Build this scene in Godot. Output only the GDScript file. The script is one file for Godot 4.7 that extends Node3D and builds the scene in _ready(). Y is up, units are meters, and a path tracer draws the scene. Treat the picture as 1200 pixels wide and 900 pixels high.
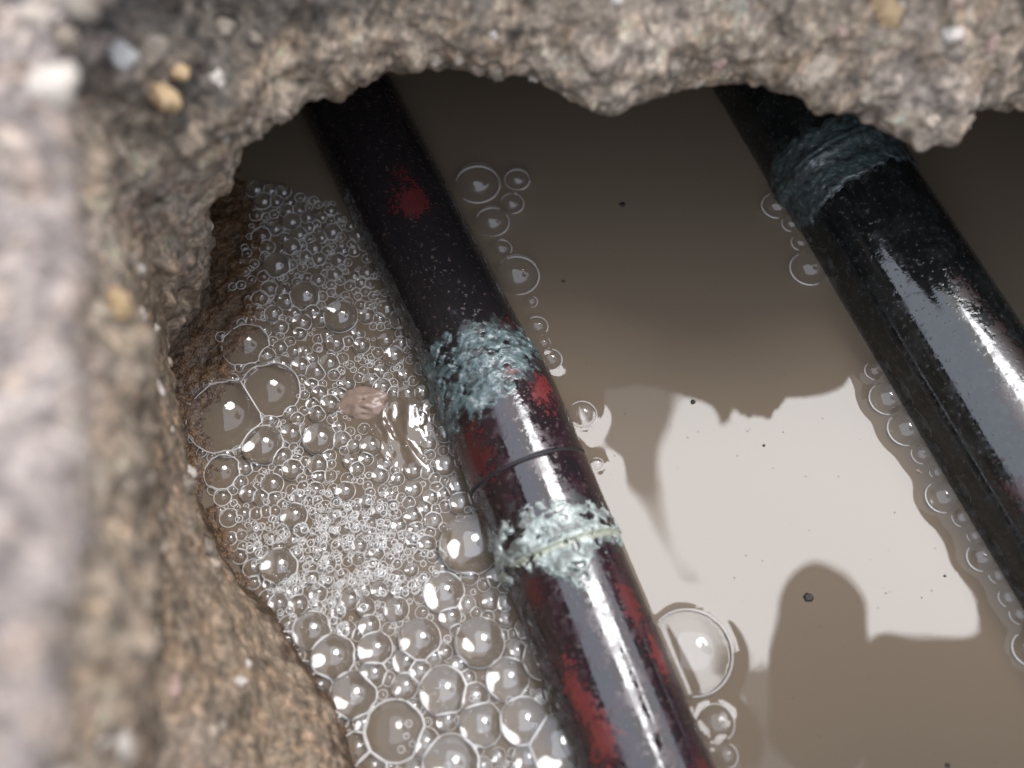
extends Node3D
# A hole broken through a concrete slab: two soldered copper pipes lie half sunk in murky soapy water.
# All measures below are millimetres on the water plane (y = 0), scaled by MM.

const MM := 0.001
const AXIS := Vector3(-0.349, 0.0, -0.937)        # the way both pipes run, away from the viewer
const SIDE := Vector3(0.937, 0.0, -0.349)         # to the right of that
const PIPE_A := Vector3(26.8, 3.0, -5.3)          # a point on the axis of the left pipe
const PIPE_B := Vector3(80.4, 6.0, -164.5)        # and of the right pipe
const RADIUS_A := 13.4
const RADIUS_B := 16.2

var rng := RandomNumberGenerator.new()
var M := {}
var names := {}
var fine := noise(11, 1.0, 4)
var soft := noise(12, 1.0, 2)
var lump := noise(13, 1.0, 3)
var crag := noise(14, 1.0, 3)
var cell := noise(15, 1.0, 1)
var pits := noise(16, 1.0, 1)
var chain := []                                    # every bubble by a pipe, for the water round it


func noise(s: int, frequency: float, octaves: int) -> FastNoiseLite:
	var n := FastNoiseLite.new()
	n.seed = s
	n.noise_type = FastNoiseLite.TYPE_SIMPLEX_SMOOTH
	n.frequency = frequency
	n.fractal_octaves = octaves
	return n


func numbered(called: String) -> String:
	var k: int = names.get(called, 0)
	names[called] = k + 1
	return called if k == 0 else "%s_%03d" % [called, k]


func tag(o: Node, label: String, category := "", group := "", kind := "") -> Node:
	if label: o.set_meta("label", label)
	if category: o.set_meta("category", category)
	if group: o.set_meta("group", group)
	if kind: o.set_meta("kind", kind)
	return o


func put(called: String, mesh: Mesh, material: Material, parent: Node = self) -> MeshInstance3D:
	var o := MeshInstance3D.new()
	o.name = numbered(called) if parent == self else called
	o.mesh = mesh
	if material: o.material_override = material
	o.cast_shadow = GeometryInstance3D.SHADOW_CASTING_SETTING_ON
	parent.add_child(o, true)
	return o


func base(called: String, at := Vector3.ZERO) -> Node3D:
	var o := Node3D.new()
	o.name = numbered(called)
	o.position = at * MM
	add_child(o, true)
	return o


func surface(mesh: ArrayMesh, v: PackedVector3Array, n: PackedVector3Array, idx: PackedInt32Array, c := PackedColorArray(), uv := PackedVector2Array(), m: Material = null) -> ArrayMesh:
	var a := []
	a.resize(Mesh.ARRAY_MAX)
	a[Mesh.ARRAY_VERTEX] = v
	a[Mesh.ARRAY_NORMAL] = n
	a[Mesh.ARRAY_INDEX] = idx
	if c.size(): a[Mesh.ARRAY_COLOR] = c
	if uv.size(): a[Mesh.ARRAY_TEX_UV] = uv
	mesh.add_surface_from_arrays(Mesh.PRIMITIVE_TRIANGLES, a)
	if m: mesh.surface_set_material(mesh.get_surface_count() - 1, m)
	return mesh


# A sheet of rows x columns points with smooth normals; flip turns it over.
func sheet(p: PackedVector3Array, rows: int, cols: int, flip := false, c := PackedColorArray(), uv := PackedVector2Array(), round_ := false) -> ArrayMesh:
	var n := PackedVector3Array()
	n.resize(p.size())
	var s := -1.0 if flip else 1.0
	for i in rows:
		var up := maxi(i - 1, 0) * cols
		var dn := mini(i + 1, rows - 1) * cols
		for j in cols:
			var l := maxi(j - 1, 0)
			var r := mini(j + 1, cols - 1)
			if round_:
				l = j - 1 if j > 0 else cols - 2
				r = j + 1 if j < cols - 1 else 1
			n[i * cols + j] = (p[dn + j] - p[up + j]).cross(p[i * cols + r] - p[i * cols + l]).normalized() * s
	var idx := PackedInt32Array()
	idx.resize((rows - 1) * (cols - 1) * 6)
	var k := 0
	for i in rows - 1:
		for j in cols - 1:
			var q := i * cols + j
			var t := [q, q + cols, q + 1, q + 1, q + cols, q + cols + 1] if flip else [q, q + 1, q + cols, q + 1, q + cols + 1, q + cols]
			for e in 6:
				idx[k] = t[e]
				k += 1
	return surface(ArrayMesh.new(), p, n, idx, c, uv)


func cat(pts: Array, t: float) -> Vector2:          # Catmull-Rom through pts, t in points
	var i := clampi(int(t), 0, pts.size() - 2)
	var f := t - i
	var a: Vector2 = pts[maxi(i - 1, 0)]
	var b: Vector2 = pts[i]
	var c: Vector2 = pts[i + 1]
	var d: Vector2 = pts[mini(i + 2, pts.size() - 1)]
	return b.cubic_interpolate(c, a, d, f)


func by(table: Array, x: float) -> float:            # piecewise linear table of Vector2(x, y)
	if x <= table[0].x: return table[0].y
	for i in table.size() - 1:
		if x <= table[i + 1].x:
			return lerpf(table[i].y, table[i + 1].y, (x - table[i].x) / (table[i + 1].x - table[i].x))
	return table[-1].y


func blob(radius: Vector3, seed_: float, rough: float, rows := 9, cols := 14) -> ArrayMesh:
	var p := PackedVector3Array()
	for i in rows + 1:
		for j in cols + 1:
			var a := PI * i / rows
			var b := TAU * (j % cols) / cols
			var d := Vector3(sin(a) * cos(b), cos(a), sin(a) * sin(b))
			var k := 1.0 + rough * lump.get_noise_3d(d.x * 0.9 + seed_ * 7.0, d.y * 0.9, d.z * 0.9) + rough * 0.5 * crag.get_noise_3d(d.x * 2.2 + seed_ * 3.0, d.y * 2.2, d.z * 2.2)
			p.append(d * k * radius * MM)
	return sheet(p, rows + 1, cols + 1, true, PackedColorArray(), PackedVector2Array(), true)


# ---------------------------------------------------------------- materials

func plain(albedo: Color, roughness: float, spec := 0.5) -> StandardMaterial3D:
	var m := StandardMaterial3D.new()
	m.albedo_color = albedo.linear_to_srgb()
	m.roughness = roughness
	m.metallic_specular = spec
	return m


func grain_image(seed_: int, size: int) -> Array:     # [colour factor, height] of fine mineral grain, seamless
	var a := noise(seed_, 0.02, 5)
	var b := FastNoiseLite.new()
	b.seed = seed_ + 1
	b.noise_type = FastNoiseLite.TYPE_CELLULAR
	b.frequency = 0.05
	b.cellular_return_type = FastNoiseLite.RETURN_DISTANCE2_SUB
	var ia := a.get_seamless_image(size, size)
	var ib := b.get_seamless_image(size, size)
	var col := Image.create(size, size, false, Image.FORMAT_RGB8)
	var hgt := Image.create(size, size, false, Image.FORMAT_RGB8)
	for y in size:
		for x in size:
			var u := ia.get_pixel(x, y).r
			var v := ib.get_pixel(x, y).r
			var g := clampf(0.62 + 0.5 * (u - 0.5) + 0.35 * (v - 0.4), 0.0, 1.0)
			col.set_pixel(x, y, Color(clampf(g * 1.04, 0, 1), g, g * 0.95))
			var h := clampf(u * 0.6 + v * 0.5, 0, 1)
			hgt.set_pixel(x, y, Color(h, h, h))
	return [ImageTexture.create_from_image(col), ImageTexture.create_from_image(hgt)]


func make_materials() -> void:
	var g := grain_image(31, 512)
	var m := StandardMaterial3D.new()                  # broken concrete
	m.vertex_color_use_as_albedo = true
	m.albedo_texture = g[0]
	m.roughness = 0.92
	m.metallic_specular = 0.35
	m.uv1_triplanar = true
	m.uv1_world_triplanar = true
	m.uv1_scale = Vector3.ONE * 38.0
	m.heightmap_enabled = true
	m.heightmap_texture = g[1]
	m.heightmap_scale = 0.05
	M.concrete = m
	m = m.duplicate()                                   # wet mud
	m.roughness = 0.42
	m.metallic_specular = 0.5
	m.uv1_scale = Vector3.ONE * 60.0
	m.heightmap_scale = 0.05
	M.mud = m
	m = StandardMaterial3D.new()                        # murky water
	m.albedo_color = Color(0.118, 0.090, 0.064).linear_to_srgb()
	m.roughness = 0.02
	m.metallic_specular = 0.33
	M.water = m
	m = m.duplicate()                                   # the soapier water under the foam
	m.metallic_specular = 0.62
	M.pool = m
	m = StandardMaterial3D.new()                        # soap film
	m.transparency = BaseMaterial3D.TRANSPARENCY_ALPHA
	m.albedo_color = Color(1, 1, 1, 0.008)
	m.roughness = 0.02
	M.film = m
	m = StandardMaterial3D.new()                        # thick film where bubbles meet
	m.transparency = BaseMaterial3D.TRANSPARENCY_ALPHA
	m.albedo_color = Color(0.92, 0.91, 0.89, 0.38)
	m.roughness = 0.3
	M.border = m
	M.speck = plain(Color(0.015, 0.012, 0.010), 0.6)
	M.dust = plain(Color(0.06, 0.045, 0.032), 0.8)
	M.grit = plain(Color(0.62, 0.56, 0.47), 0.7)
	M.pink = plain(Color(0.215, 0.15, 0.115), 0.35)
	M.phone = plain(Color(0.05, 0.05, 0.055), 0.35)
	M.lens = plain(Color(0.01, 0.01, 0.012), 0.08)
	var tones := [Color(0.30, 0.25, 0.20), Color(0.38, 0.33, 0.28), Color(0.21, 0.17, 0.13), Color(0.30, 0.24, 0.18), Color(0.36, 0.32, 0.28), Color(0.17, 0.14, 0.11), Color(0.29, 0.20, 0.16)]
	for i in tones.size():
		M["pebble%d" % i] = plain(tones[i], 0.75)
	M.yellow = plain(Color(0.34, 0.235, 0.125), 0.75)
	M.white = plain(Color(0.34, 0.325, 0.305), 0.75)


# ---------------------------------------------------------------- the slab

var lip := [Vector2(20, 95), Vector2(-25, 92), Vector2(-52, 70), Vector2(-53, 30), Vector2(-54, 0), Vector2(-56, -30), Vector2(-61, -58), Vector2(-67, -80), Vector2(-68, -97),
	Vector2(-57, -109), Vector2(-48, -117), Vector2(-37.5, -123), Vector2(-28, -128), Vector2(-17, -130), Vector2(-4, -129), Vector2(6, -126), Vector2(13, -122), Vector2(19, -120.5), Vector2(25, -123),
	Vector2(38, -126.5), Vector2(53, -124.6), Vector2(65, -120), Vector2(72, -115.5), Vector2(77, -112.5), Vector2(82, -114), Vector2(85.5, -120), Vector2(98, -122), Vector2(125, -121), Vector2(160, -105), Vector2(175, -60), Vector2(170, 10), Vector2(120, 75), Vector2(65, 93), Vector2(20, 95)]
# profiles: (outward from the lip, height)
var far_profile := [Vector2(600, 107), Vector2(60, 106), Vector2(31, 101), Vector2(16, 91), Vector2(5, 79), Vector2(0, 67), Vector2(12, 60), Vector2(60, 56), Vector2(112, 30), Vector2(114, -9)]
var foot := [Vector2(-150, 20), Vector2(-98, 16), Vector2(-76, 12), Vector2(-56, 8), Vector2(-42, 2), Vector2(-33, -6), Vector2(-20, -14), Vector2(-5, -22), Vector2(15, -30), Vector2(40, -32)]
var slab_points := PackedVector3Array()
var slab_normals := PackedVector3Array()


func slab_tone(q: Vector3, facing: Vector3) -> Color:
	var patch := soft.get_noise_3d(q.x * 0.022 + 9.0, q.y * 0.022, q.z * 0.022)
	var bit := crag.get_noise_3d(q.x * 0.13, q.y * 0.13, q.z * 0.13)
	var tiny := fine.get_noise_3d(q.x * 0.45, q.y * 0.45, q.z * 0.45)
	var tan_ := Color(0.60, 0.52, 0.44)
	var grey := Color(0.50, 0.455, 0.45)
	var c := tan_.lerp(grey, clampf(smoothstep(88.0, 104.0, q.y) + patch * 0.8, 0.0, 1.0))
	var crumb := cell.get_noise_3d(q.x * 0.30 + bit * 0.6, q.y * 0.30 + tiny * 0.4, q.z * 0.30)
	var grain := cell.get_noise_3d(q.x * 0.85, q.y * 0.85 + tiny * 0.4, q.z * 0.85 + 40.0)
	c = c * (1.0 + 0.4 * patch + 0.6 * bit + 0.42 * tiny + 0.20 * crumb + 0.15 * grain)
	c = c.lerp(c * Color(1.08, 0.98, 0.88), clampf(crumb, 0.0, 1.0))
	# the inner wall is damp and earthy
	var damp := smoothstep(88.0, 52.0, q.y + 10.0 * bit) * smoothstep(-20.0, -30.0, q.x) * smoothstep(-104.0, -92.0, q.z)
	c = c.lerp(c * Color(0.80, 0.755, 0.70), damp)
	# a darker, older skim of cement at the back left
	var skim := smoothstep(0.0, 4.0, q.y - 76.0) * smoothstep(4.0, -4.0, q.z + 102.0 + 0.42 * (q.x + 62.0) + bit * 7.0) * smoothstep(4.0, -12.0, q.x + bit * 12.0)
	c = c.lerp(Color(0.13, 0.13, 0.13) * (1.0 + 0.5 * tiny + 0.5 * bit), 0.75 * skim)
	# mud left by the water on the lowest part of the wall
	var wet := smoothstep(lerpf(34.0, 7.0, smoothstep(-75.0, -45.0, q.z)), 2.0, q.y + 6.0 * bit)
	c = c.lerp(Color(0.115, 0.07, 0.038) * (1.0 + 0.7 * tiny), wet * 0.85)
	c.a = 1.0
	return Color(clampf(c.r, 0.02, 0.8), clampf(c.g, 0.02, 0.8), clampf(c.b, 0.02, 0.8))


func make_slab() -> void:
	var ts: Array[float] = []
	for i in lip.size() - 1:
		var a: Vector2 = lip[i]
		var b: Vector2 = lip[i + 1]
		var seen_ := a.x < 110 and a.y < 45
		var steps := maxi(2, int(a.distance_to(b) / (0.75 if seen_ else 6.0)))
		for k in steps:
			ts.append(i + float(k) / steps)
	ts.append(lip.size() - 1.0)
	var us: Array[float] = []
	var counts := [6, 40, 14, 18, 22, 26, 34, 44, 22]
	for i in 9:
		for k in counts[i]:
			us.append(i + float(k) / counts[i])
	us.append(9.0)
	var rows := ts.size()
	var cols := us.size()
	var flat := PackedVector2Array()
	for t in ts: flat.append(cat(lip, t))
	var p := PackedVector3Array()
	p.resize(rows * cols)
	for i in rows:
		var here := flat[i]
		var ahead := cat(lip, minf(ts[i] + 1.3, lip.size() - 1.0))
		var back := cat(lip, maxf(ts[i] - 1.3, 0.0))
		if i == 0 or i == rows - 1: back = ahead + Vector2(90, 0)
		var along := (ahead - back).normalized()
		var out := Vector2(along.y, -along.x)
		# 0 on the left, where the wall comes down to the water; 1 where the slab is undercut
		var t := ts[i]
		var cut := smoothstep(8.3, 11.0, t) if t < 20.0 else 1.0
		if t < 3.0: cut = smoothstep(3.0, 1.6, t)
		var f := by(foot, here.y)
		var om := 20.0 if here.y < -50 else lerpf(20.0, 10.0, smoothstep(-50, 0, here.y))
		var left := [Vector2(600, 117), Vector2(40, 115), Vector2(13, 112), Vector2(3, 107), Vector2(-2, 96), Vector2(-3, 78), Vector2(om * 0.1, 52), Vector2(lerpf(om * 0.1, f, 0.45), 24), Vector2(f, 1), Vector2(f - 6, -9)]
		var prof := []
		for k in 10:
			prof.append(left[k].lerp(far_profile[k], cut))
		for j in cols:
			var q2 := cat(prof, us[j])
			var e := here + out * q2.x
			var q := Vector3(e.x, q2.y, e.y)
			p[i * cols + j] = q
	# roughen along the normal
	var rough := p.duplicate()
	for i in rows:
		for j in cols:
			var k := i * cols + j
			var a := p[mini(i + 1, rows - 1) * cols + j] - p[maxi(i - 1, 0) * cols + j]
			var b := p[i * cols + mini(j + 1, cols - 1)] - p[i * cols + maxi(j - 1, 0)]
			var n := a.cross(b).normalized()
			var q := p[k]
			var near := 1.0 if q.y > -8 else 0.2
			var on_left := q.x < -25.0 and q.z > -95.0
			if on_left: near *= lerpf(0.42, 1.0, smoothstep(55.0, 85.0, q.y))
			else: near *= lerpf(1.0, 0.35, smoothstep(77.0, 86.0, q.y) * smoothstep(-45.0, -25.0, q.x))
			if q.x > -32.0 and q.z < -95.0 and q.y < 66.0: near *= 0.55
			var d := 3.6 * lump.get_noise_3d(q.x * 0.035, q.y * 0.035, q.z * 0.035) + 2.6 * crag.get_noise_3d(q.x * 0.1 + 40.0, q.y * 0.1, q.z * 0.1)
			var chips := absf(soft.get_noise_3d(q.x * 0.16, q.y * 0.16 + 70.0, q.z * 0.16))
			d += 1.9 * (0.35 - chips) + 0.55 * fine.get_noise_3d(q.x * 0.3, q.y * 0.3, q.z * 0.3)
			d += 2.2 * pits.get_noise_3d(q.x * 0.07 + 5.0, q.y * 0.07, q.z * 0.07) + 0.6 * pits.get_noise_3d(q.x * 0.22, q.y * 0.22, q.z * 0.22) + 0.2 * pits.get_noise_3d(q.x * 0.6 + 30.0, q.y * 0.6, q.z * 0.6)
			rough[k] = q + n * d * near
			slab_normals.append(-n)
	slab_points = rough
	var c := PackedColorArray()
	var v := PackedVector3Array()
	for k in rough.size():
		c.append(slab_tone(rough[k], slab_normals[k]))
		v.append(rough[k] * MM)
	var slab := put("concrete_pavement", sheet(v, rows, cols, true, c), M.concrete)
	tag(slab, "broken edge of the thick concrete slab around the flooded hole", "pavement", "", "structure")
	# stones set in the concrete
	var kinds := []
	for k in 7: kinds.append(blob(Vector3(1, 0.75, 0.85), k * 1.7, 0.55))
	var n_made := 0
	var tries := 0
	while n_made < 120 and tries < 40000:
		tries += 1
		var k := rng.randi() % rough.size()
		var q := rough[k]
		if q.x < -85 or q.x > 105 or q.z > 25 or q.y < 14 or (q.z < -131) or q.distance_to(Vector3(0, 206, 0)) < 122: continue
		if q.y < 64 and q.x > -38: continue
		var size := rng.randf_range(0.9, 2.3) * (1.5 if rng.randf() < 0.14 else 1.0)
		stone(slab, kinds[rng.randi() % 7], M["pebble%d" % (rng.randi() % 7)], q, slab_normals[k], size)
		n_made += 1
	for s in [[Vector3(-50, 90, -100), "yellow", 2.9, "larger yellow stone in the left part of the concrete rim"], [Vector3(-46, 88, -104), "yellow", 1.9, ""], [Vector3(-55, 88, -66), "yellow", 2.4, ""], [Vector3(64, 86, -124), "yellow", 3.6, ""], [Vector3(-55, 100, -97), "white", 2.4, ""]]:
		var best := 0
		for k in rough.size():
			if rough[k].distance_squared_to(s[0]) < rough[best].distance_squared_to(s[0]): best = k
		var o := stone(slab, kinds[best % 7], M[s[1]], rough[best], slab_normals[best], s[2])
		o.set_meta("label", ("pale white" if s[1] == "white" else "ochre yellow") + " stone set in the grey brown concrete")


func stone(slab: Node, mesh: Mesh, m: Material, at: Vector3, n: Vector3, size: float) -> MeshInstance3D:
	var o := put("stone", mesh, m, slab)
	o.position = (at - n * size * 0.3) * MM
	o.rotation = Vector3(rng.randf() * TAU, rng.randf() * TAU, rng.randf() * TAU)
	o.scale = Vector3.ONE * size
	return o


# ---------------------------------------------------------------- water and mud

var shore := [Vector2(-172, -84), Vector2(-150, -72), Vector2(-136, -65), Vector2(-120, -63), Vector2(-95, -67), Vector2(-80, -71), Vector2(-60, -67), Vector2(-45, -58), Vector2(-30, -48), Vector2(-15, -36), Vector2(0, -27), Vector2(20, -18)]


func axis_places(lo: float, a: float, b: float, hi: float, step: float) -> PackedFloat32Array:
	var out := PackedFloat32Array()
	var x := lo
	while x < a:
		out.append(x)
		x += 12.0
	x = a
	while x < b:
		out.append(x)
		x += step
	x = b
	while x < hi:
		out.append(x)
		x += 12.0
	out.append(hi)
	return out


func level(x: float, z: float) -> float:            # the water climbs a little where it meets the pipes
	var q := Vector3(x, 0, z)
	var da := absf((q - PIPE_A).dot(SIDE) + sag((q - PIPE_A).dot(AXIS))) - sqrt(RADIUS_A * RADIUS_A - PIPE_A.y * PIPE_A.y)
	var db := absf((q - PIPE_B).dot(SIDE)) - sqrt(RADIUS_B * RADIUS_B - PIPE_B.y * PIPE_B.y)
	return 1.3 * exp(-maxf(da, 0.0) / 2.7) + 2.0 * exp(-maxf(db, 0.0) / 4.4) + 0.05 * soft.get_noise_2d(x * 0.03, z * 0.03)


func make_water() -> void:
	var xs := axis_places(-190, -92, 124, 300, 0.8)
	var zs := axis_places(-260, -172, 24, 220, 0.8)
	var h := PackedFloat32Array()
	h.resize(xs.size() * zs.size())
	for i in zs.size():
		for j in xs.size():
			h[i * xs.size() + j] = level(xs[j], zs[i])
	for b in chain:
		for i in zs.size():
			if absf(zs[i] - b.z) > b.y + 5.0: continue
			for j in xs.size():
				if absf(xs[j] - b.x) > b.y + 5.0: continue
				var d: float = Vector2(xs[j] - b.x, zs[i] - b.z).length() - b.y
				h[i * xs.size() + j] += 0.5 * exp(-maxf(d, 0.0) / 1.3) - 0.003
	var p := PackedVector3Array()
	for i in zs.size():
		for j in xs.size():
			p.append(Vector3(xs[j], h[i * xs.size() + j], zs[i]) * MM)
	var w := put("water", sheet(p, zs.size(), xs.size()), M.water)
	tag(w, "murky brown soapy water standing in the hole around both pipes", "water", "", "structure")
	# the mud that slopes out of the water under the left wall
	var v := PackedVector3Array()
	var c := PackedColorArray()
	var rows := 0
	var z := -172.0
	while z < 24.0:
		var s := by(shore, z)
		for j in 80:
			var x := s + 8.0 - j * 0.6
			var y := (s - x) * 0.11 - 0.12
			var bit := crag.get_noise_2d(x * 0.12, z * 0.12)
			y += bit * 0.8 + 0.4 * fine.get_noise_2d(x * 0.35, z * 0.35)
			v.append(Vector3(x, y, z) * MM)
			var k := 1.0 + 0.6 * bit + 0.6 * fine.get_noise_2d(x * 0.5 + 20.0, z * 0.5)
			c.append(Color(0.20 * k, 0.118 * k, 0.058 * k))
		rows += 1
		z += 0.8
	# water that runs glassily past the stone
	var g := PackedVector3Array()
	for i in 60:
		for j in 44:
			var u := j / 43.0
			var t := i / 59.0
			var along := t * 24.0
			var x := -40.0 + u * 20.0 + along * 0.28
			var zz := -91.0 + along
			var env := sin(PI * u) * sin(PI * pow(t, 0.7))
			var y := env * (1.3 + 1.5 * soft.get_noise_2d(u * 3.0 + 0.4 * sin(t * 4.0), t * 1.2 + 9.0) + 0.2 * soft.get_noise_2d(u * 9.0 + t * 3.0, t * 5.0)) - 0.25
			g.append(Vector3(x, y + level(x, zz), zz) * MM)
	put("ripple", sheet(g, 60, 44), M.pool, w)
	tag(put("mud", sheet(v, rows, 80, true, c), M.mud), "wet reddish brown mud sloping into the water below the left wall", "mud", "", "structure")


# ---------------------------------------------------------------- pipes

func band_a(v: float, w: float) -> float:              # green crust round both solder joints of the left pipe; above 0 inside
	var r := 1.7 * fine.get_noise_2d(w * 0.33, v * 0.33) + 1.3 * crag.get_noise_2d(w * 0.14 + 7.0, v * 0.14)
	var one := minf(100.5 - 0.16 * maxf(w, 0.0) - v, v - (79.5 + 0.62 * maxf(w + 3.0, 0.0)))
	var two := minf(55.0 - 0.3 * maxf(w, 0.0) - v, v - (44.0 - 8.0 * exp(-w * w / 26.0)))
	var holes := 1.6 + 5.0 * crag.get_noise_2d(w * 0.13 + 70.0, v * 0.2 + 3.0) + 2.2 * fine.get_noise_2d(w * 0.4, v * 0.4 + 60.0)
	return minf(maxf(one, two) + r * 1.5, holes)


func band_b(v: float, w: float) -> float:
	var r := 1.4 * fine.get_noise_2d(w * 0.3 + 90.0, v * 0.3) + 1.6 * crag.get_noise_2d(w * 0.11 + 9.0, v * 0.11)
	return minf(-9.0 - v, v + 26.5 + 2.5 * exp(-(w + 21.0) * (w + 21.0) / 30.0)) + r


var red_a := [[139.0, 1.0, 9.0, 5.0, 0.6], [81.0, 9.0, 5.5, 4.0, 1.0], [86.5, 3.0, 1.4, 6.0, 0.9], [72.0, -12.0, 8.5, 5.6, 0.45], [98.5, 8.0, 3.5, 3.5, 0.5], [17.0, -9.0, 9.0, 3.0, 0.95], [8.0, -8.0, 7.0, 4.5, 0.95],
	[30.0, 9.5, 10.0, 2.6, 0.7], [20.0, 11.5, 9.0, 2.0, 0.9], [40.0, -10.5, 5.0, 3.0, 0.35], [-6.0, 10.0, 7.0, 3.0, 0.7]]
var red_b := [[-80.0, 2.0, 12.0, 4.0, 0.08], [-92.0, -4.0, 8.0, 3.0, 0.12], [-112.0, -12.0, 10.0, 4.0, 0.2], [-64.0, 0.0, 6.0, 3.0, 0.1]]


func pipe_material(left: bool, v0: float, length: float) -> StandardMaterial3D:
	var W := 512
	var H := 1536
	var col := PackedByteArray()
	var rgh := PackedByteArray()
	var hgt := PackedByteArray()
	col.resize(W * H * 3)
	rgh.resize(W * H)
	hgt.resize(W * H)
	var R := RADIUS_A if left else RADIUS_B
	var reds := red_a if left else red_b
	var k := 0
	for y in H:
		var v := v0 + length * (y + 0.5) / H
		for x in W:
			var a := TAU * ((x + 0.5) / W - 0.5)
			var w := R * a
			var rough := 0.2
			var c := Color(0.013, 0.011, 0.012)
			var high := 0.0
			if absf(a) < 1.9:
				var n1 := crag.get_noise_2d(w * 0.12 + (0.0 if left else 300.0), v * 0.12)
				var n2 := fine.get_noise_2d(w * 0.5 + (0.0 if left else 300.0), v * 0.5)
				var n3 := fine.get_noise_2d(w * 1.7 + 55.0, v * 1.7)
				if left:
					c = c.lerp(Color(0.022, 0.010, 0.013), clampf(smoothstep(110.0, 70.0, v) * (0.55 + 1.2 * n1), 0, 1))
				else:
					c = Color(0.006, 0.007, 0.0068).lerp(Color(0.014, 0.015, 0.0145), clampf(0.4 + n1 + n2, 0, 1))
				rough = lerpf(0.07, 0.34 if left and v < 75.0 else 0.2, smoothstep(0.05, 0.28, n1 + 0.75 * n2 + 0.3 * n3) if left else smoothstep(0.1, 0.35, n1 + 0.5 * n2))
				high = 0.42 + 0.06 * n1 + 0.025 * n3
				var speck := smoothstep(0.40, 0.55, n2 + 0.35 * n3)
				c = c.lerp(Color(0.085, 0.045, 0.04) if left else Color(0.035, 0.03, 0.03), speck * 0.6)
				rough = lerpf(rough, 0.5, speck)
				high += speck * 0.12
				for r in reds:
					var d := Vector2((v - r[0]) / r[2], (w - r[1]) / r[3]).length()
					if d > 1.9: continue
					var t := smoothstep(0.25, -0.2, d - 0.62 + 0.7 * n1 + 0.9 * n2 + 0.5 * n3)
					if t > 0.0:
						var red: Color = Color(0.105, 0.012, 0.016).lerp(Color(0.15, 0.030, 0.018), clampf(n3 + 0.4 + 0.5 * n1, 0, 1)) * r[4]
						c = c.lerp(red * (1.0 + 0.5 * n3), t)
						rough = lerpf(rough, 0.42, t)
						high += 0.10 * t
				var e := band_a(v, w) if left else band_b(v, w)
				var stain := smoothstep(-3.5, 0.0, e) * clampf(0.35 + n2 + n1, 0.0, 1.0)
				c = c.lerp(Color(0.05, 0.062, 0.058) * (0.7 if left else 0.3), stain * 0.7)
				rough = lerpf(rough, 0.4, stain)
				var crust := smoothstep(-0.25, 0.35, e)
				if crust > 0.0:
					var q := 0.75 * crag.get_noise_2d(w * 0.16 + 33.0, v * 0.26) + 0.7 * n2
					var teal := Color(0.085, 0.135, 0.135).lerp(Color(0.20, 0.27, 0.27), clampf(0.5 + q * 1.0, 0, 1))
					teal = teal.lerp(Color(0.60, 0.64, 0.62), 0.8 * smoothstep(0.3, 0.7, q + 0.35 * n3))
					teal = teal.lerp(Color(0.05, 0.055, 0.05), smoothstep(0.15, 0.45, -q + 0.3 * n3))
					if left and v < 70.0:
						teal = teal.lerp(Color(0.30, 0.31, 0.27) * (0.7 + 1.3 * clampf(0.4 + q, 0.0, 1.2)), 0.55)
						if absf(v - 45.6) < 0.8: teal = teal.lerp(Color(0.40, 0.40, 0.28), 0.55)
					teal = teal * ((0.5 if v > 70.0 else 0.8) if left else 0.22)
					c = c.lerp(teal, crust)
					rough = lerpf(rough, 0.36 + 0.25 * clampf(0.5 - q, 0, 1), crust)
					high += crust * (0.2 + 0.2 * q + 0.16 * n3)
				if left:
					var seam := smoothstep(0.55, 0.2, absf(v - 65.8 + 0.25 * n1))
					c = c.lerp(Color(0.004, 0.004, 0.004), seam)
					rough = lerpf(rough, 0.8, seam)
			var s := c.linear_to_srgb()
			col[k * 3] = int(clampf(s.r, 0, 1) * 255.0)
			col[k * 3 + 1] = int(clampf(s.g, 0, 1) * 255.0)
			col[k * 3 + 2] = int(clampf(s.b, 0, 1) * 255.0)
			rgh[k] = int(clampf(rough, 0, 1) * 255.0)
			hgt[k] = int(clampf(high, 0, 1) * 255.0)
			k += 1
	var m := StandardMaterial3D.new()
	m.albedo_texture = ImageTexture.create_from_image(Image.create_from_data(W, H, false, Image.FORMAT_RGB8, col))
	m.roughness = 1.0
	m.roughness_texture = ImageTexture.create_from_image(Image.create_from_data(W, H, false, Image.FORMAT_L8, rgh))
	m.heightmap_enabled = true
	m.heightmap_texture = ImageTexture.create_from_image(Image.create_from_data(W, H, false, Image.FORMAT_L8, hgt))
	m.heightmap_scale = 0.035
	m.metallic_specular = 0.56
	m.clearcoat_enabled = true
	m.clearcoat = 0.3
	m.clearcoat_roughness = 0.05
	return m


func sag(v: float) -> float:                          # the left pipe turns a little to the left behind its upper joint
	return 0.075 * maxf(v - 84.0, 0.0) * smoothstep(80.0, 100.0, v)


# One piece of pipe between two places along it; shape(v, a) gives its radius.
func tube(a: float, b: float, step: float, sides: int, v0: float, length: float, shape: Callable, bent := false) -> ArrayMesh:
	var p := PackedVector3Array()
	var uv := PackedVector2Array()
	var rows := maxi(2, int((b - a) / step)) + 1
	for i in rows:
		var v := lerpf(a, b, float(i) / (rows - 1))
		for j in sides + 1:
			var g := TAU * (float(j) / sides - 0.5)
			var r: float = shape.call(v, g)
			p.append((AXIS * v + SIDE * (sin(g) * r - (sag(v) if bent else 0.0)) + Vector3.UP * cos(g) * r) * MM)
			uv.append(Vector2(float(j) / sides, (v - v0) / length))
	return sheet(p, rows, sides + 1, true, PackedColorArray(), uv, true)


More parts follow.
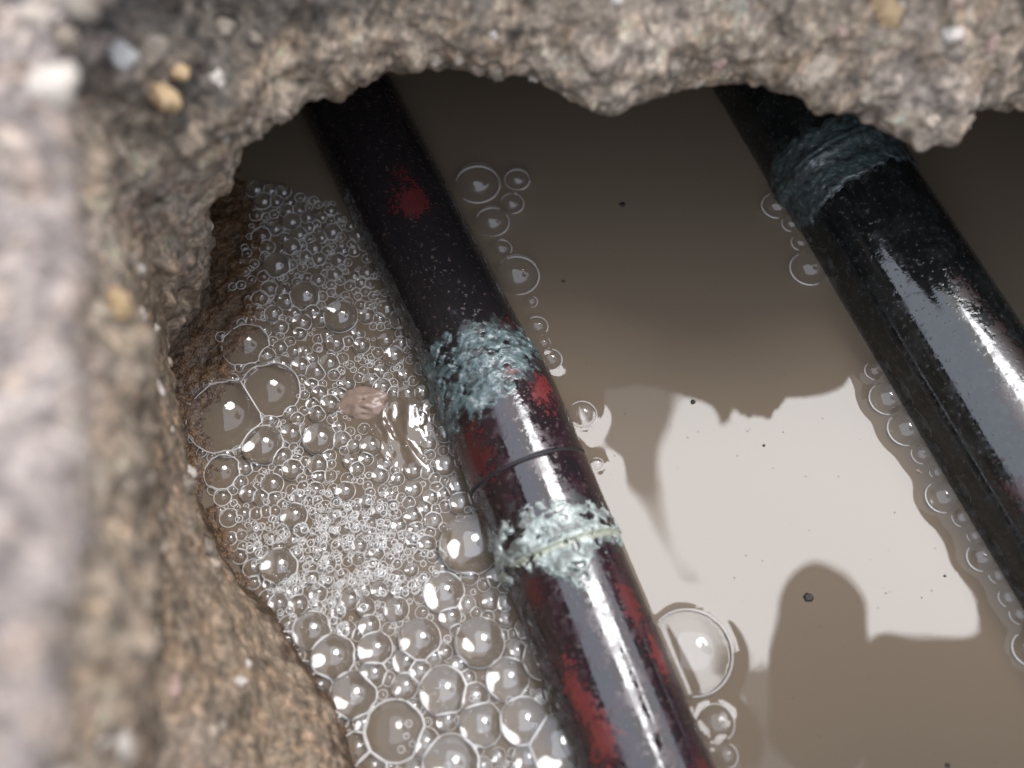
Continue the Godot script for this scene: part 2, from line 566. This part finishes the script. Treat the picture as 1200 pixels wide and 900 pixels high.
func make_pipes() -> void:
	var ma := pipe_material(true, -60.0, 240.0)
	var t := base("water_pipe", PIPE_A)
	tag(t, "left dark copper pipe with two green soldered joints and red patches", "pipe", "pipes lying in the water")
	put("tube", tube(-120, 250, 2.5, 96, -60, 240, func(_v, _g): return RADIUS_A, true), ma, t)
	put("coupling", tube(46, 92.5, 0.2, 96, -60, 240, func(v, _g):
		var r := RADIUS_A + 0.75
		r -= 0.55 * exp(-pow((v - 65.8) / 0.35, 2.0))
		return r - 1.0 * smoothstep(0.9, 0.0, minf(v - 46.0, 92.5 - v)) * 0.9, true), ma, t)
	var crust := func(v, g):
		var w: float = g * RADIUS_A
		var e := band_a(v, w)
		var under := RADIUS_A + (0.75 if v > 46.0 and v < 92.5 else 0.0)
		under += 0.5 * exp(-pow((v - 93.5) / 1.5, 2.0)) + 0.6 * exp(-pow((v - 45.0) / 1.7, 2.0))
		if e <= 0.0: return under - 0.9
		var rise := smoothstep(0.0, 0.8, e)
		var q := crag.get_noise_2d(w * 0.16 + 33.0, v * 0.26) + 0.4 * fine.get_noise_2d(w * 0.5, v * 0.5)
		var drip := 1.1 * exp(-(pow((v - 39.5) / 3.4, 2.0) + pow((w - 0.5) / 3.6, 2.0))) + 0.9 * exp(-(pow((v - 51.0) / 3.2, 2.0) + pow((w + 8.5) / 3.2, 2.0)))
		return under + lerpf(-0.5, 0.2 + 0.26 * q + 0.10 * fine.get_noise_2d(w * 0.9, v * 0.9) + drip, rise)
	put("solder_joint", tube(76, 104, 0.28, 220, -60, 240, crust, true), ma, t).set_meta("label", "upper green grey soldered joint with a ragged crust")
	put("solder_joint", tube(32, 58, 0.28, 220, -60, 240, crust, true), ma, t).set_meta("label", "lower whitish soldered joint with a lump of solder")
	var mb := pipe_material(false, -190.0, 240.0)
	t = base("water_pipe", PIPE_B)
	tag(t, "right thicker black pipe with a dark green joint under the slab", "pipe", "pipes lying in the water")
	put("tube", tube(-240, 110, 2.5, 96, -190, 240, func(_v, _g): return RADIUS_B), mb, t)
	put("coupling", tube(-15.5, 60, 0.4, 96, -190, 240, func(v, _g): return RADIUS_B + 0.9 * smoothstep(0.0, 0.8, v + 15.5) - 0.2), mb, t)
	put("solder_joint", tube(-34, -4, 0.4, 160, -190, 240, func(v, g):
		var w: float = g * RADIUS_B
		var e := band_b(v, w)
		var under := RADIUS_B + 0.7 * smoothstep(-16.0, -15.0, v) + 0.9 * exp(-pow((v + 16.5) / 1.6, 2.0))
		if e <= 0.0: return under - 0.9
		return under + lerpf(-0.5, 0.35 + 0.3 * crag.get_noise_2d(w * 0.3, v * 0.4), smoothstep(0.0, 1.0, e))), mb, t)


# ---------------------------------------------------------------- bubbles

# One bubble: a dome of film, cut off where it meets its neighbours, and the thicker film along its edge.
func bubble_mesh(c: Vector2, r: float, others: Array, width: float, rings := 7, around := 36, floor_ := false) -> ArrayMesh:
	var reach := PackedFloat32Array()
	for j in around:
		var f := TAU * j / around
		var d := Vector2(cos(f), sin(f))
		var m := r * 0.999
		for o in others:
			var g := Vector2(o.x, o.z) - c
			var D := g.length()
			if D >= r + o.y or D < 0.01: continue
			var k := d.dot(g) / D
			if k > 0.02:
				m = minf(m, maxf((D * D + r * r - o.y * o.y) / (2.0 * D), 0.12 * r) / k)
		reach.append(m)
	var v := PackedVector3Array()
	var n := PackedVector3Array()
	var idx := PackedInt32Array()
	v.append(Vector3(0, r, 0) * MM)
	n.append(Vector3.UP)
	for i in range(1, rings + 1):
		for j in around:
			var f := TAU * j / around
			var s := reach[j] * sin(PI / 2 * i / rings)
			var q := Vector3(cos(f) * s, sqrt(maxf(r * r - s * s, 0.0)), sin(f) * s)
			v.append(q * MM)
			n.append(q.normalized())
	for j in around:
		var e := (j + 1) % around
		idx.append_array([0, 1 + j, 1 + e])
		for i in rings - 1:
			var a := 1 + i * around
			idx.append_array([a + j, a + around + j, a + e, a + e, a + around + j, a + around + e])
	# the wall of film down to the water
	var first := v.size()
	for j in around:
		var top := v[1 + (rings - 1) * around + j]
		var side_ := Vector3(top.x, 0, top.z).normalized()
		v.append(top * Vector3(0.985, 1, 0.985))
		n.append(side_)
		v.append(Vector3(top.x * 0.985, 0, top.z * 0.985))
		n.append(side_)
	for j in around:
		var e := (j + 1) % around
		if v[first + j * 2].y > r * 0.08 * MM:
			idx.append_array([first + j * 2, first + j * 2 + 1, first + e * 2, first + e * 2, first + j * 2 + 1, first + e * 2 + 1])
	var mesh := surface(ArrayMesh.new(), v, n, idx, PackedColorArray(), PackedVector2Array(), M.film)
	if floor_:
		# the water under a bubble is pressed into a shallow bowl
		var fv := PackedVector3Array([Vector3(0, 0.05, 0) * MM])
		var fn := PackedVector3Array([Vector3.UP])
		var fi := PackedInt32Array()
		var deep := (0.19 + 0.08 * sin(c.x * 3.7 + c.y * 5.1)) / r
		for i in range(1, 6):
			for j in around:
				var f := TAU * j / around
				var s := reach[j] * 0.99 * i / 5.0
				fv.append(Vector3(cos(f) * s, 0.05 + deep * s * s, sin(f) * s) * MM)
				var bend := Vector2(soft.get_noise_2d(c.x * 0.5 + fv[-1].x * 700.0 / r, c.y * 0.5 + fv[-1].z * 700.0 / r), soft.get_noise_2d(c.x * 0.5 + fv[-1].x * 700.0 / r + 80.0, c.y * 0.5 + fv[-1].z * 700.0 / r)) * 0.16
				fn.append(Vector3(-2.0 * deep * s * cos(f) + bend.x, 1.0, -2.0 * deep * s * sin(f) + bend.y).normalized())
		for j in around:
			var e := (j + 1) % around
			fi.append_array([0, 1 + j, 1 + e])
			for i in 4:
				var a := 1 + i * around
				fi.append_array([a + j, a + around + j, a + e, a + e, a + around + j, a + around + e])
		surface(mesh, fv, fn, fi, PackedColorArray(), PackedVector2Array(), M.pool)
		# the inner face of the film
		var dn := 1 + rings * around
		var iv := PackedVector3Array()
		for k in dn: iv.append(v[k] * Vector3(0.97, 0.975, 0.97))
		surface(mesh, iv, n.slice(0, dn), idx.slice(0, around * (3 + (rings - 1) * 6)), PackedColorArray(), PackedVector2Array(), M.film)
	var bv := PackedVector3Array()
	var bn := PackedVector3Array()
	var bi := PackedInt32Array()
	var edge := 1 + (rings - 1) * around
	for loop in 2:
		var start := bv.size()
		var thick := width * (1.0 if loop == 0 else 0.8)
		for j in around:
			var at := v[edge + j]
			if loop == 1: at.y = 0.0
			at = at * (1.0 - 0.3 * thick / r)
			var out := Vector3(at.x, 0, at.z).normalized()
			for k in 5:
				var g := TAU * k / 5
				var d := out * cos(g) + Vector3.UP * sin(g)
				bv.append(at + d * thick * MM)
				bn.append(d)
		for j in around:
			if loop == 1 and v[edge + j].y < 0.25 * r * MM: continue
			var e := (j + 1) % around
			for k in 5:
				var q := start + j * 5
				var s := start + e * 5
				var l := (k + 1) % 5
				bi.append_array([q + k, s + k, q + l, q + l, s + k, s + l])
	return surface(mesh, bv, bn, bi, PackedColorArray(), PackedVector2Array(), M.border)


var foam_edge := PackedVector2Array([Vector2(-69, -151), Vector2(-48, -144), Vector2(-33, -128), Vector2(-23, -102), Vector2(-14, -78), Vector2(-8, -61.6), Vector2(-1, -44), Vector2(5, -29), Vector2(12, -12), Vector2(20, 8), Vector2(25, 22),
	Vector2(-16, 22), Vector2(-29.5, -0.6), Vector2(-37.4, -13.6), Vector2(-46.8, -27.4), Vector2(-56.7, -42), Vector2(-65.6, -55.6), Vector2(-73, -68), Vector2(-78.6, -83), Vector2(-73, -96), Vector2(-71, -120)])
# x, radius, z of the bubbles that stand out in the foam
var big := [Vector3(-68.4, 9.4, -82.8), Vector3(-58.5, 7.4, -89.5), Vector3(-65.9, 5.9, -102), Vector3(-58.6, 5.0, -75.6), Vector3(-67.4, 4.4, -68.9), Vector3(-45.5, 4.0, -77.3), Vector3(-51.2, 2.6, -69.7), Vector3(-55.6, 2.7, -66.1),
	Vector3(-49.8, 3.1, -58.6), Vector3(-9.6, 6.9, -51.7), Vector3(9.5, 6.2, -9.6), Vector3(6.8, 4.6, -27.0), Vector3(-38.4, 4.8, -27.5), Vector3(-29.5, 3.8, -29), Vector3(-43.5, 4.2, -33), Vector3(-14.5, 5.2, -20.5), Vector3(-24.5, 6.4, -12.5),
	Vector3(-7.0, 5.4, -30.4), Vector3(-1.0, 4.6, -22.8), Vector3(-15.1, 4.6, -41.2), Vector3(2.4, 5.0, -14.4), Vector3(-33.5, 5.0, -19.6), Vector3(-6.5, 4.6, -13.8), Vector3(-20, 4.6, -31), Vector3(-52, 4.2, -47), Vector3(-12.5, 6.0, -6), Vector3(-60.5, 3.6, -125), Vector3(-52.5, 4.0, -116), Vector3(-43, 4.4, -110)]


func make_foam() -> void:
	var all := big.duplicate()
	var tries := 0
	while tries < 16000 and all.size() < 620:
		tries += 1
		var q := Vector2(rng.randf_range(-80, 22), rng.randf_range(-152, 22))
		if not Geometry2D.is_point_in_polygon(q, foam_edge): continue
		var near := smoothstep(-58.0, -22.0, q.y)
		var froth := smoothstep(22.0, 6.0, Vector2((q.x + 42.0) * 0.8, q.y + 50.0).length())
		var r := lerpf(rng.randf_range(1.0, 2.7), rng.randf_range(1.2, 4.0), near)
		r = lerpf(r, rng.randf_range(0.9, 1.9), froth * 0.8)
		if tries > 9000: r = rng.randf_range(0.7, 1.6)
		if q.x < by(shore, q.y) - 1.0:
			if rng.randf() < 0.85: continue
			r = rng.randf_range(0.6, 1.4)
		if Vector2((q.x + 35.0) / 7.0, (q.y + 86.0) / 5.0).length() < 1.0 or Vector2((q.x + 28.0 - (q.y + 79.0) * 0.28) / 6.5, (q.y + 79.0) / 9.0).length() < 1.0: continue      # the stone
		var ok := true
		for o in all:
			var D := Vector2(o.x - q.x, o.z - q.y).length()
			if D < maxf(maxf(r, o.y) * 0.95, 0.70 * (r + o.y)):
				ok = false
				break
		if ok: all.append(Vector3(q.x, r, q.y))
	all.sort_custom(func(a, b): return a.y > b.y)
	var t := base("foam", Vector3(-40, 0, -70))
	tag(t, "patch of clear soap foam between the left wall and the left pipe", "foam")
	var rest := SurfaceTool.new()
	var rest_edge := SurfaceTool.new()
	rest.begin(Mesh.PRIMITIVE_TRIANGLES)
	rest_edge.begin(Mesh.PRIMITIVE_TRIANGLES)
	var small := 0
	for i in all.size():
		var b: Vector3 = all[i]
		var close := []
		for o in all:
			if o != b and Vector2(o.x - b.x, o.z - b.z).length() < b.y + o.y: close.append(o)
		var lift := maxf(0.08 + level(b.x, b.z), (by(shore, b.z) - b.x) * 0.11)
		var at := Vector3(b.x, lift, b.z) - Vector3(-40, 0, -70)
		if i < 299:
			var width := 0.10 + 0.022 * b.y * smoothstep(-90, -20, b.z) + 0.006 * b.y
			var o := put("bubble", bubble_mesh(Vector2(b.x, b.z), b.y, close, width, 7, 36, b.x > by(shore, b.z) + (10.0 if b.y > 5.0 else 2.0)), null, t)
			o.position = at * MM
		else:
			var m := bubble_mesh(Vector2(b.x, b.z), b.y, close, 0.09, 4, 18)
			rest.append_from(m, 0, Transform3D(Basis(), at * MM))
			rest_edge.append_from(m, 1, Transform3D(Basis(), at * MM))
			small += 1
	var mm := ArrayMesh.new()
	rest.commit(mm)
	rest_edge.commit(mm)
	mm.surface_set_material(0, M.film)
	mm.surface_set_material(1, M.border)
	tag(put("small_bubbles", mm, null, t), "", "", "", "stuff")
	# froth: the finest bubbles, in the gaps and thickest in the middle of the foam
	var one := bubble_mesh(Vector2.ZERO, 1.0, [], 0.16, 3, 12)
	var places := []
	var k := 0
	while k < 9000 and places.size() < 1200:
		k += 1
		var q := Vector2(rng.randf_range(-75, 16), rng.randf_range(-140, 8))
		if not Geometry2D.is_point_in_polygon(q, foam_edge) or q.x < by(shore, q.y) + 1.0: continue
		var froth := smoothstep(24.0, 6.0, Vector2((q.x + 40.0) * 0.8, q.y + 48.0).length())
		if rng.randf() > 0.16 + froth: continue
		var r := rng.randf_range(0.35, 0.9)
		var y := 0.1 + level(q.x, q.y)
		var ok := true
		var inside := false
		for o in all:
			var D := Vector2(o.x - q.x, o.z - q.y).length()
			if D < o.y - 0.2 and (froth < 0.3 or o.y > 2.2):
				inside = D < o.y * 0.8 and o.y > 2.4 and rng.randf() < 0.5 * smoothstep(-75.0, -50.0, q.y)
				ok = inside
				break
			if D < o.y: y = maxf(y, level(q.x, q.y) + sqrt(o.y * o.y - D * D) - 0.2)
		if ok: places.append(Transform3D(Basis().scaled(Vector3.ONE * r), (Vector3(q.x, y, q.y) - Vector3(-40, 0, -70)) * MM))
	var multi := MultiMesh.new()
	multi.transform_format = MultiMesh.TRANSFORM_3D
	multi.mesh = one
	multi.instance_count = places.size()
	for i in places.size(): multi.set_instance_transform(i, places[i])
	var froth_ := MultiMeshInstance3D.new()
	froth_.name = "froth"
	froth_.multimesh = multi
	t.add_child(froth_, true)
	tag(froth_, "", "", "", "stuff")


var nth := ["first", "second", "third", "fourth", "fifth", "sixth", "seventh", "eighth", "ninth", "tenth", "eleventh", "twelfth", "thirteenth", "fourteenth", "fifteenth", "sixteenth", "seventeenth", "eighteenth"]
var row_a := [Vector3(-9.2, 6.0, -150), Vector3(1.4, 3.4, -151.6), Vector3(0, 3.2, -143.9), Vector3(-5.2, 4.5, -138), Vector3(-2.7, 2.7, -129.8), Vector3(1.3, 5.7, -121.7), Vector3(4.8, 1.7, -114.2), Vector3(6.2, 2.8, -107.1), Vector3(7.6, 1.9, -102.4),
	Vector3(9.4, 2.9, -97.9), Vector3(16.8, 3.5, -83.4), Vector3(19.8, 1.6, -70.9), Vector3(38.2, 9.2, -28.3), Vector3(42.5, 3.9, -14), Vector3(44, 2.5, -7.7)]
var row_b := [Vector3(69.8, 3.9, -142.6), Vector3(73, 2.5, -136.9), Vector3(74.7, 2.4, -131.1), Vector3(75.9, 4.8, -123.4), Vector3(88, 2.3, -94.5), Vector3(89.8, 4.1, -87.2), Vector3(92.9, 4.1, -79.3), Vector3(95.7, 2.4, -73.1), Vector3(98.3, 1.6, -68.6),
	Vector3(98.5, 3.7, -62.7), Vector3(101.9, 2.1, -57.8), Vector3(104, 1.7, -53.6), Vector3(104.5, 3.1, -48.7), Vector3(107.3, 1.9, -44.7), Vector3(108.6, 2.1, -39.8), Vector3(110.2, 2.1, -36.1), Vector3(110.8, 3.5, -28.9)]


func make_chain(row: Array, where: String, group: String) -> void:
	for i in row.size():
		var b: Vector3 = row[i]
		var close := []
		for o in row:
			if o != b and Vector2(o.x - b.x, o.z - b.z).length() < b.y + o.y: close.append(o)
		var o := put("bubble", bubble_mesh(Vector2(b.x, b.z), b.y, close, 0.16 + 0.012 * b.y, 10, 48), null)
		o.position = Vector3(b.x, 0.35 + level(b.x, b.z) * 0.8, b.z) * MM
		var size := "large" if b.y > 5.5 else "middling" if b.y > 3.0 else "small"
		tag(o, "%s clear bubble, %s from the top along %s" % [size, nth[i], where], "bubble", group)


func make_bits() -> void:
	var spots := [[29.3, -143.9, 0.75, "black speck alone on the dark water between the upper pipe ends"], [43.6, -87, 0.6, "black speck at the top left of the bright reflection"], [65.3, -40.2, 1.0, "largest black speck, in the middle of the bright reflection"],
		[59.5, -75.8, 0.3, "tiny dark speck near the top middle of the bright reflection"], [96.3, -44.9, 0.3, "tiny dark speck at the right of the bright reflection"], [89.5, -5.9, 0.5, "black speck at the bottom edge of the picture, right of the reflection"], [13.1, -120.4, 0.35, "tiny dark speck beside the chain of bubbles on the left pipe"]]
	for i in spots.size():
		var o := put("dirt_speck", blob(Vector3(1, 0.5, 0.9), i * 2.3, 0.5), M.speck)
		o.position = Vector3(spots[i][0], 0.15, spots[i][1]) * MM
		o.scale = Vector3.ONE * spots[i][2]
		tag(o, spots[i][3], "dirt speck", "dark specks floating on the murky water")
	var dust := MultiMesh.new()
	dust.transform_format = MultiMesh.TRANSFORM_3D
	dust.mesh = blob(Vector3(1, 0.4, 0.8), 5.0, 0.5, 5, 7)
	dust.instance_count = 420
	for i in 420:
		var at := Vector3(rng.randf_range(-10, 125), 0, rng.randf_range(-160, 10))
		at.y = 0.05 + level(at.x, at.z)
		dust.set_instance_transform(i, Transform3D(Basis(Vector3.UP, rng.randf() * TAU).scaled(Vector3.ONE * rng.randf_range(0.05, 0.16)), at * MM))
	var film := MultiMeshInstance3D.new()
	film.name = "floating_dust"
	film.multimesh = dust
	film.material_override = M.dust
	add_child(film, true)
	tag(film, "fine brown dust floating on the murky water", "dust", "", "stuff")
	for g in [[-72.5, 2.0, -58.5, 1.7, "upper of two pale grit grains on the mud by the wall"], [-69, 1.6, -51.7, 1.4, "lower of two pale grit grains on the mud by the wall"]]:
		var o := put("grit_grain", blob(Vector3(0.55, 0.5, 1.0), g[0], 0.3), M.grit)
		o.position = Vector3(g[0], g[1], g[2]) * MM
		o.scale = Vector3.ONE * g[3]
		o.rotation.y = 0.4
		tag(o, g[4], "grit", "pale grit grains on the mud")
	var o := put("crumb", blob(Vector3(1.5, 0.7, 1.0), 4.0, 0.9, 14, 20), M.pink)
	o.position = Vector3(95.4, 0.4, -69.2) * MM
	tag(o, "small pink crumb between bubbles beside the right pipe", "crumb")
	o = put("stone", blob(Vector3(7.0, 3.2, 4.6), 8.0, 0.22, 30, 44), M.pink)
	o.position = Vector3(-35.5, -0.9, -86.8) * MM
	tag(o, "pinkish brown stone poking out of the foam beside the left pipe", "stone")


# ---------------------------------------------------------------- everything

func make_phone() -> void:
	var t := base("smartphone", Vector3(205, 205, -18))
	tag(t, "dark smartphone held over the hole, mirrored in the bright water", "smartphone")
	t.rotation = Vector3(deg_to_rad(-4), deg_to_rad(-8), 0)
	put("case", slab_shape(Vector2(118, 80), 12.0, 9.0), M.phone, t)
	put("grip", slab_shape(Vector2(39, 88), 19.0, 11.0), M.phone, t).position = Vector3(-78, 0.5, -22) * MM
	put("screen", slab_shape(Vector2(112, 74), 9.0, 0.6), M.lens, t).position.y = 4.8 * MM


func slab_shape(size: Vector2, corner: float, thick: float) -> ArrayMesh:   # a flat body with rounded corners and edges
	var loop := []
	for k in 4:
		var c := Vector2((size.x / 2 - corner) * (1 if k == 0 or k == 3 else -1), (size.y / 2 - corner) * (1 if k < 2 else -1))
		for i in 13:
			var a := PI / 2 * (k + i / 12.0)
			loop.append([c, Vector2(cos(a), sin(a))])
	loop.append(loop[0])
	var p := PackedVector3Array()
	var e := minf(thick * 0.35, 2.5)
	var rings := [[-corner, -thick / 2], [-e, -thick / 2], [-e * 0.3, -thick / 2 + e * 0.3], [0.0, -thick / 2 + e], [0.0, thick / 2 - e], [-e * 0.3, thick / 2 - e * 0.3], [-e, thick / 2], [-corner, thick / 2]]
	for r in [[-1000.0, -thick / 2]] + rings + [[-1000.0, thick / 2]]:
		for l in loop:
			var q: Vector2 = Vector2.ZERO if r[0] < -999.0 else l[0] + l[1] * (corner + r[0])
			p.append(Vector3(q.x, r[1], q.y) * MM)
	return sheet(p, rings.size() + 2, loop.size(), false, PackedColorArray(), PackedVector2Array(), true)


func _ready() -> void:
	rng.seed = 20
	cell.noise_type = FastNoiseLite.TYPE_CELLULAR
	cell.cellular_return_type = FastNoiseLite.RETURN_CELL_VALUE
	pits.noise_type = FastNoiseLite.TYPE_CELLULAR
	pits.cellular_return_type = FastNoiseLite.RETURN_DISTANCE
	var cam := Camera3D.new()
	cam.name = "camera"
	add_child(cam)
	var lens := CameraAttributesPhysical.new()
	lens.frustum_focal_length = 42.25
	lens.frustum_near = 0.01
	lens.frustum_far = 20.0
	lens.frustum_focus_distance = 0.222
	lens.exposure_aperture = 9.2
	cam.attributes = lens
	cam.fov = 45.0
	cam.near = 0.01
	cam.far = 20.0
	cam.position = Vector3(0, 206, 0) * MM
	cam.rotation_degrees = Vector3(-66, 0, 0)
	cam.current = true
	var env := Environment.new()
	env.background_mode = Environment.BG_SKY
	var sky := ProceduralSkyMaterial.new()
	sky.sky_top_color = Color(0.62, 0.645, 0.69)
	sky.sky_horizon_color = Color(0.56, 0.57, 0.59)
	sky.ground_bottom_color = Color(0.2, 0.19, 0.18)
	sky.ground_horizon_color = Color(0.4, 0.39, 0.38)
	sky.sun_angle_max = 1.0
	env.sky = Sky.new()
	env.sky.sky_material = sky
	env.background_energy_multiplier = 2.0
	env.tonemap_mode = Environment.TONE_MAPPER_LINEAR
	env.tonemap_exposure = 3.1
	env.sdfgi_enabled = true
	env.ssao_enabled = true
	env.ssil_enabled = true
	var we := WorldEnvironment.new()
	we.name = "environment"
	we.environment = env
	add_child(we)
	var sun := DirectionalLight3D.new()                  # the sun behind cloud: a wide pale disc, high and a little to the right
	sun.name = "overcast_sun"
	sun.light_energy = 0.38
	sun.light_angular_distance = 26.5
	sun.light_color = Color(0.99, 0.99, 1.0)
	sun.shadow_enabled = true
	add_child(sun)
	sun.look_at_from_position(Vector3(0.385, 0.877, -0.289), Vector3.ZERO, Vector3.FORWARD)
	make_materials()
	make_slab()
	chain = row_a + row_b
	make_water()
	make_pipes()
	make_foam()
	make_chain(row_a, "the right edge of the left pipe", "bubbles along the left pipe")
	make_chain(row_b, "the left edge of the right pipe", "bubbles along the right pipe")
	make_bits()
	make_phone()
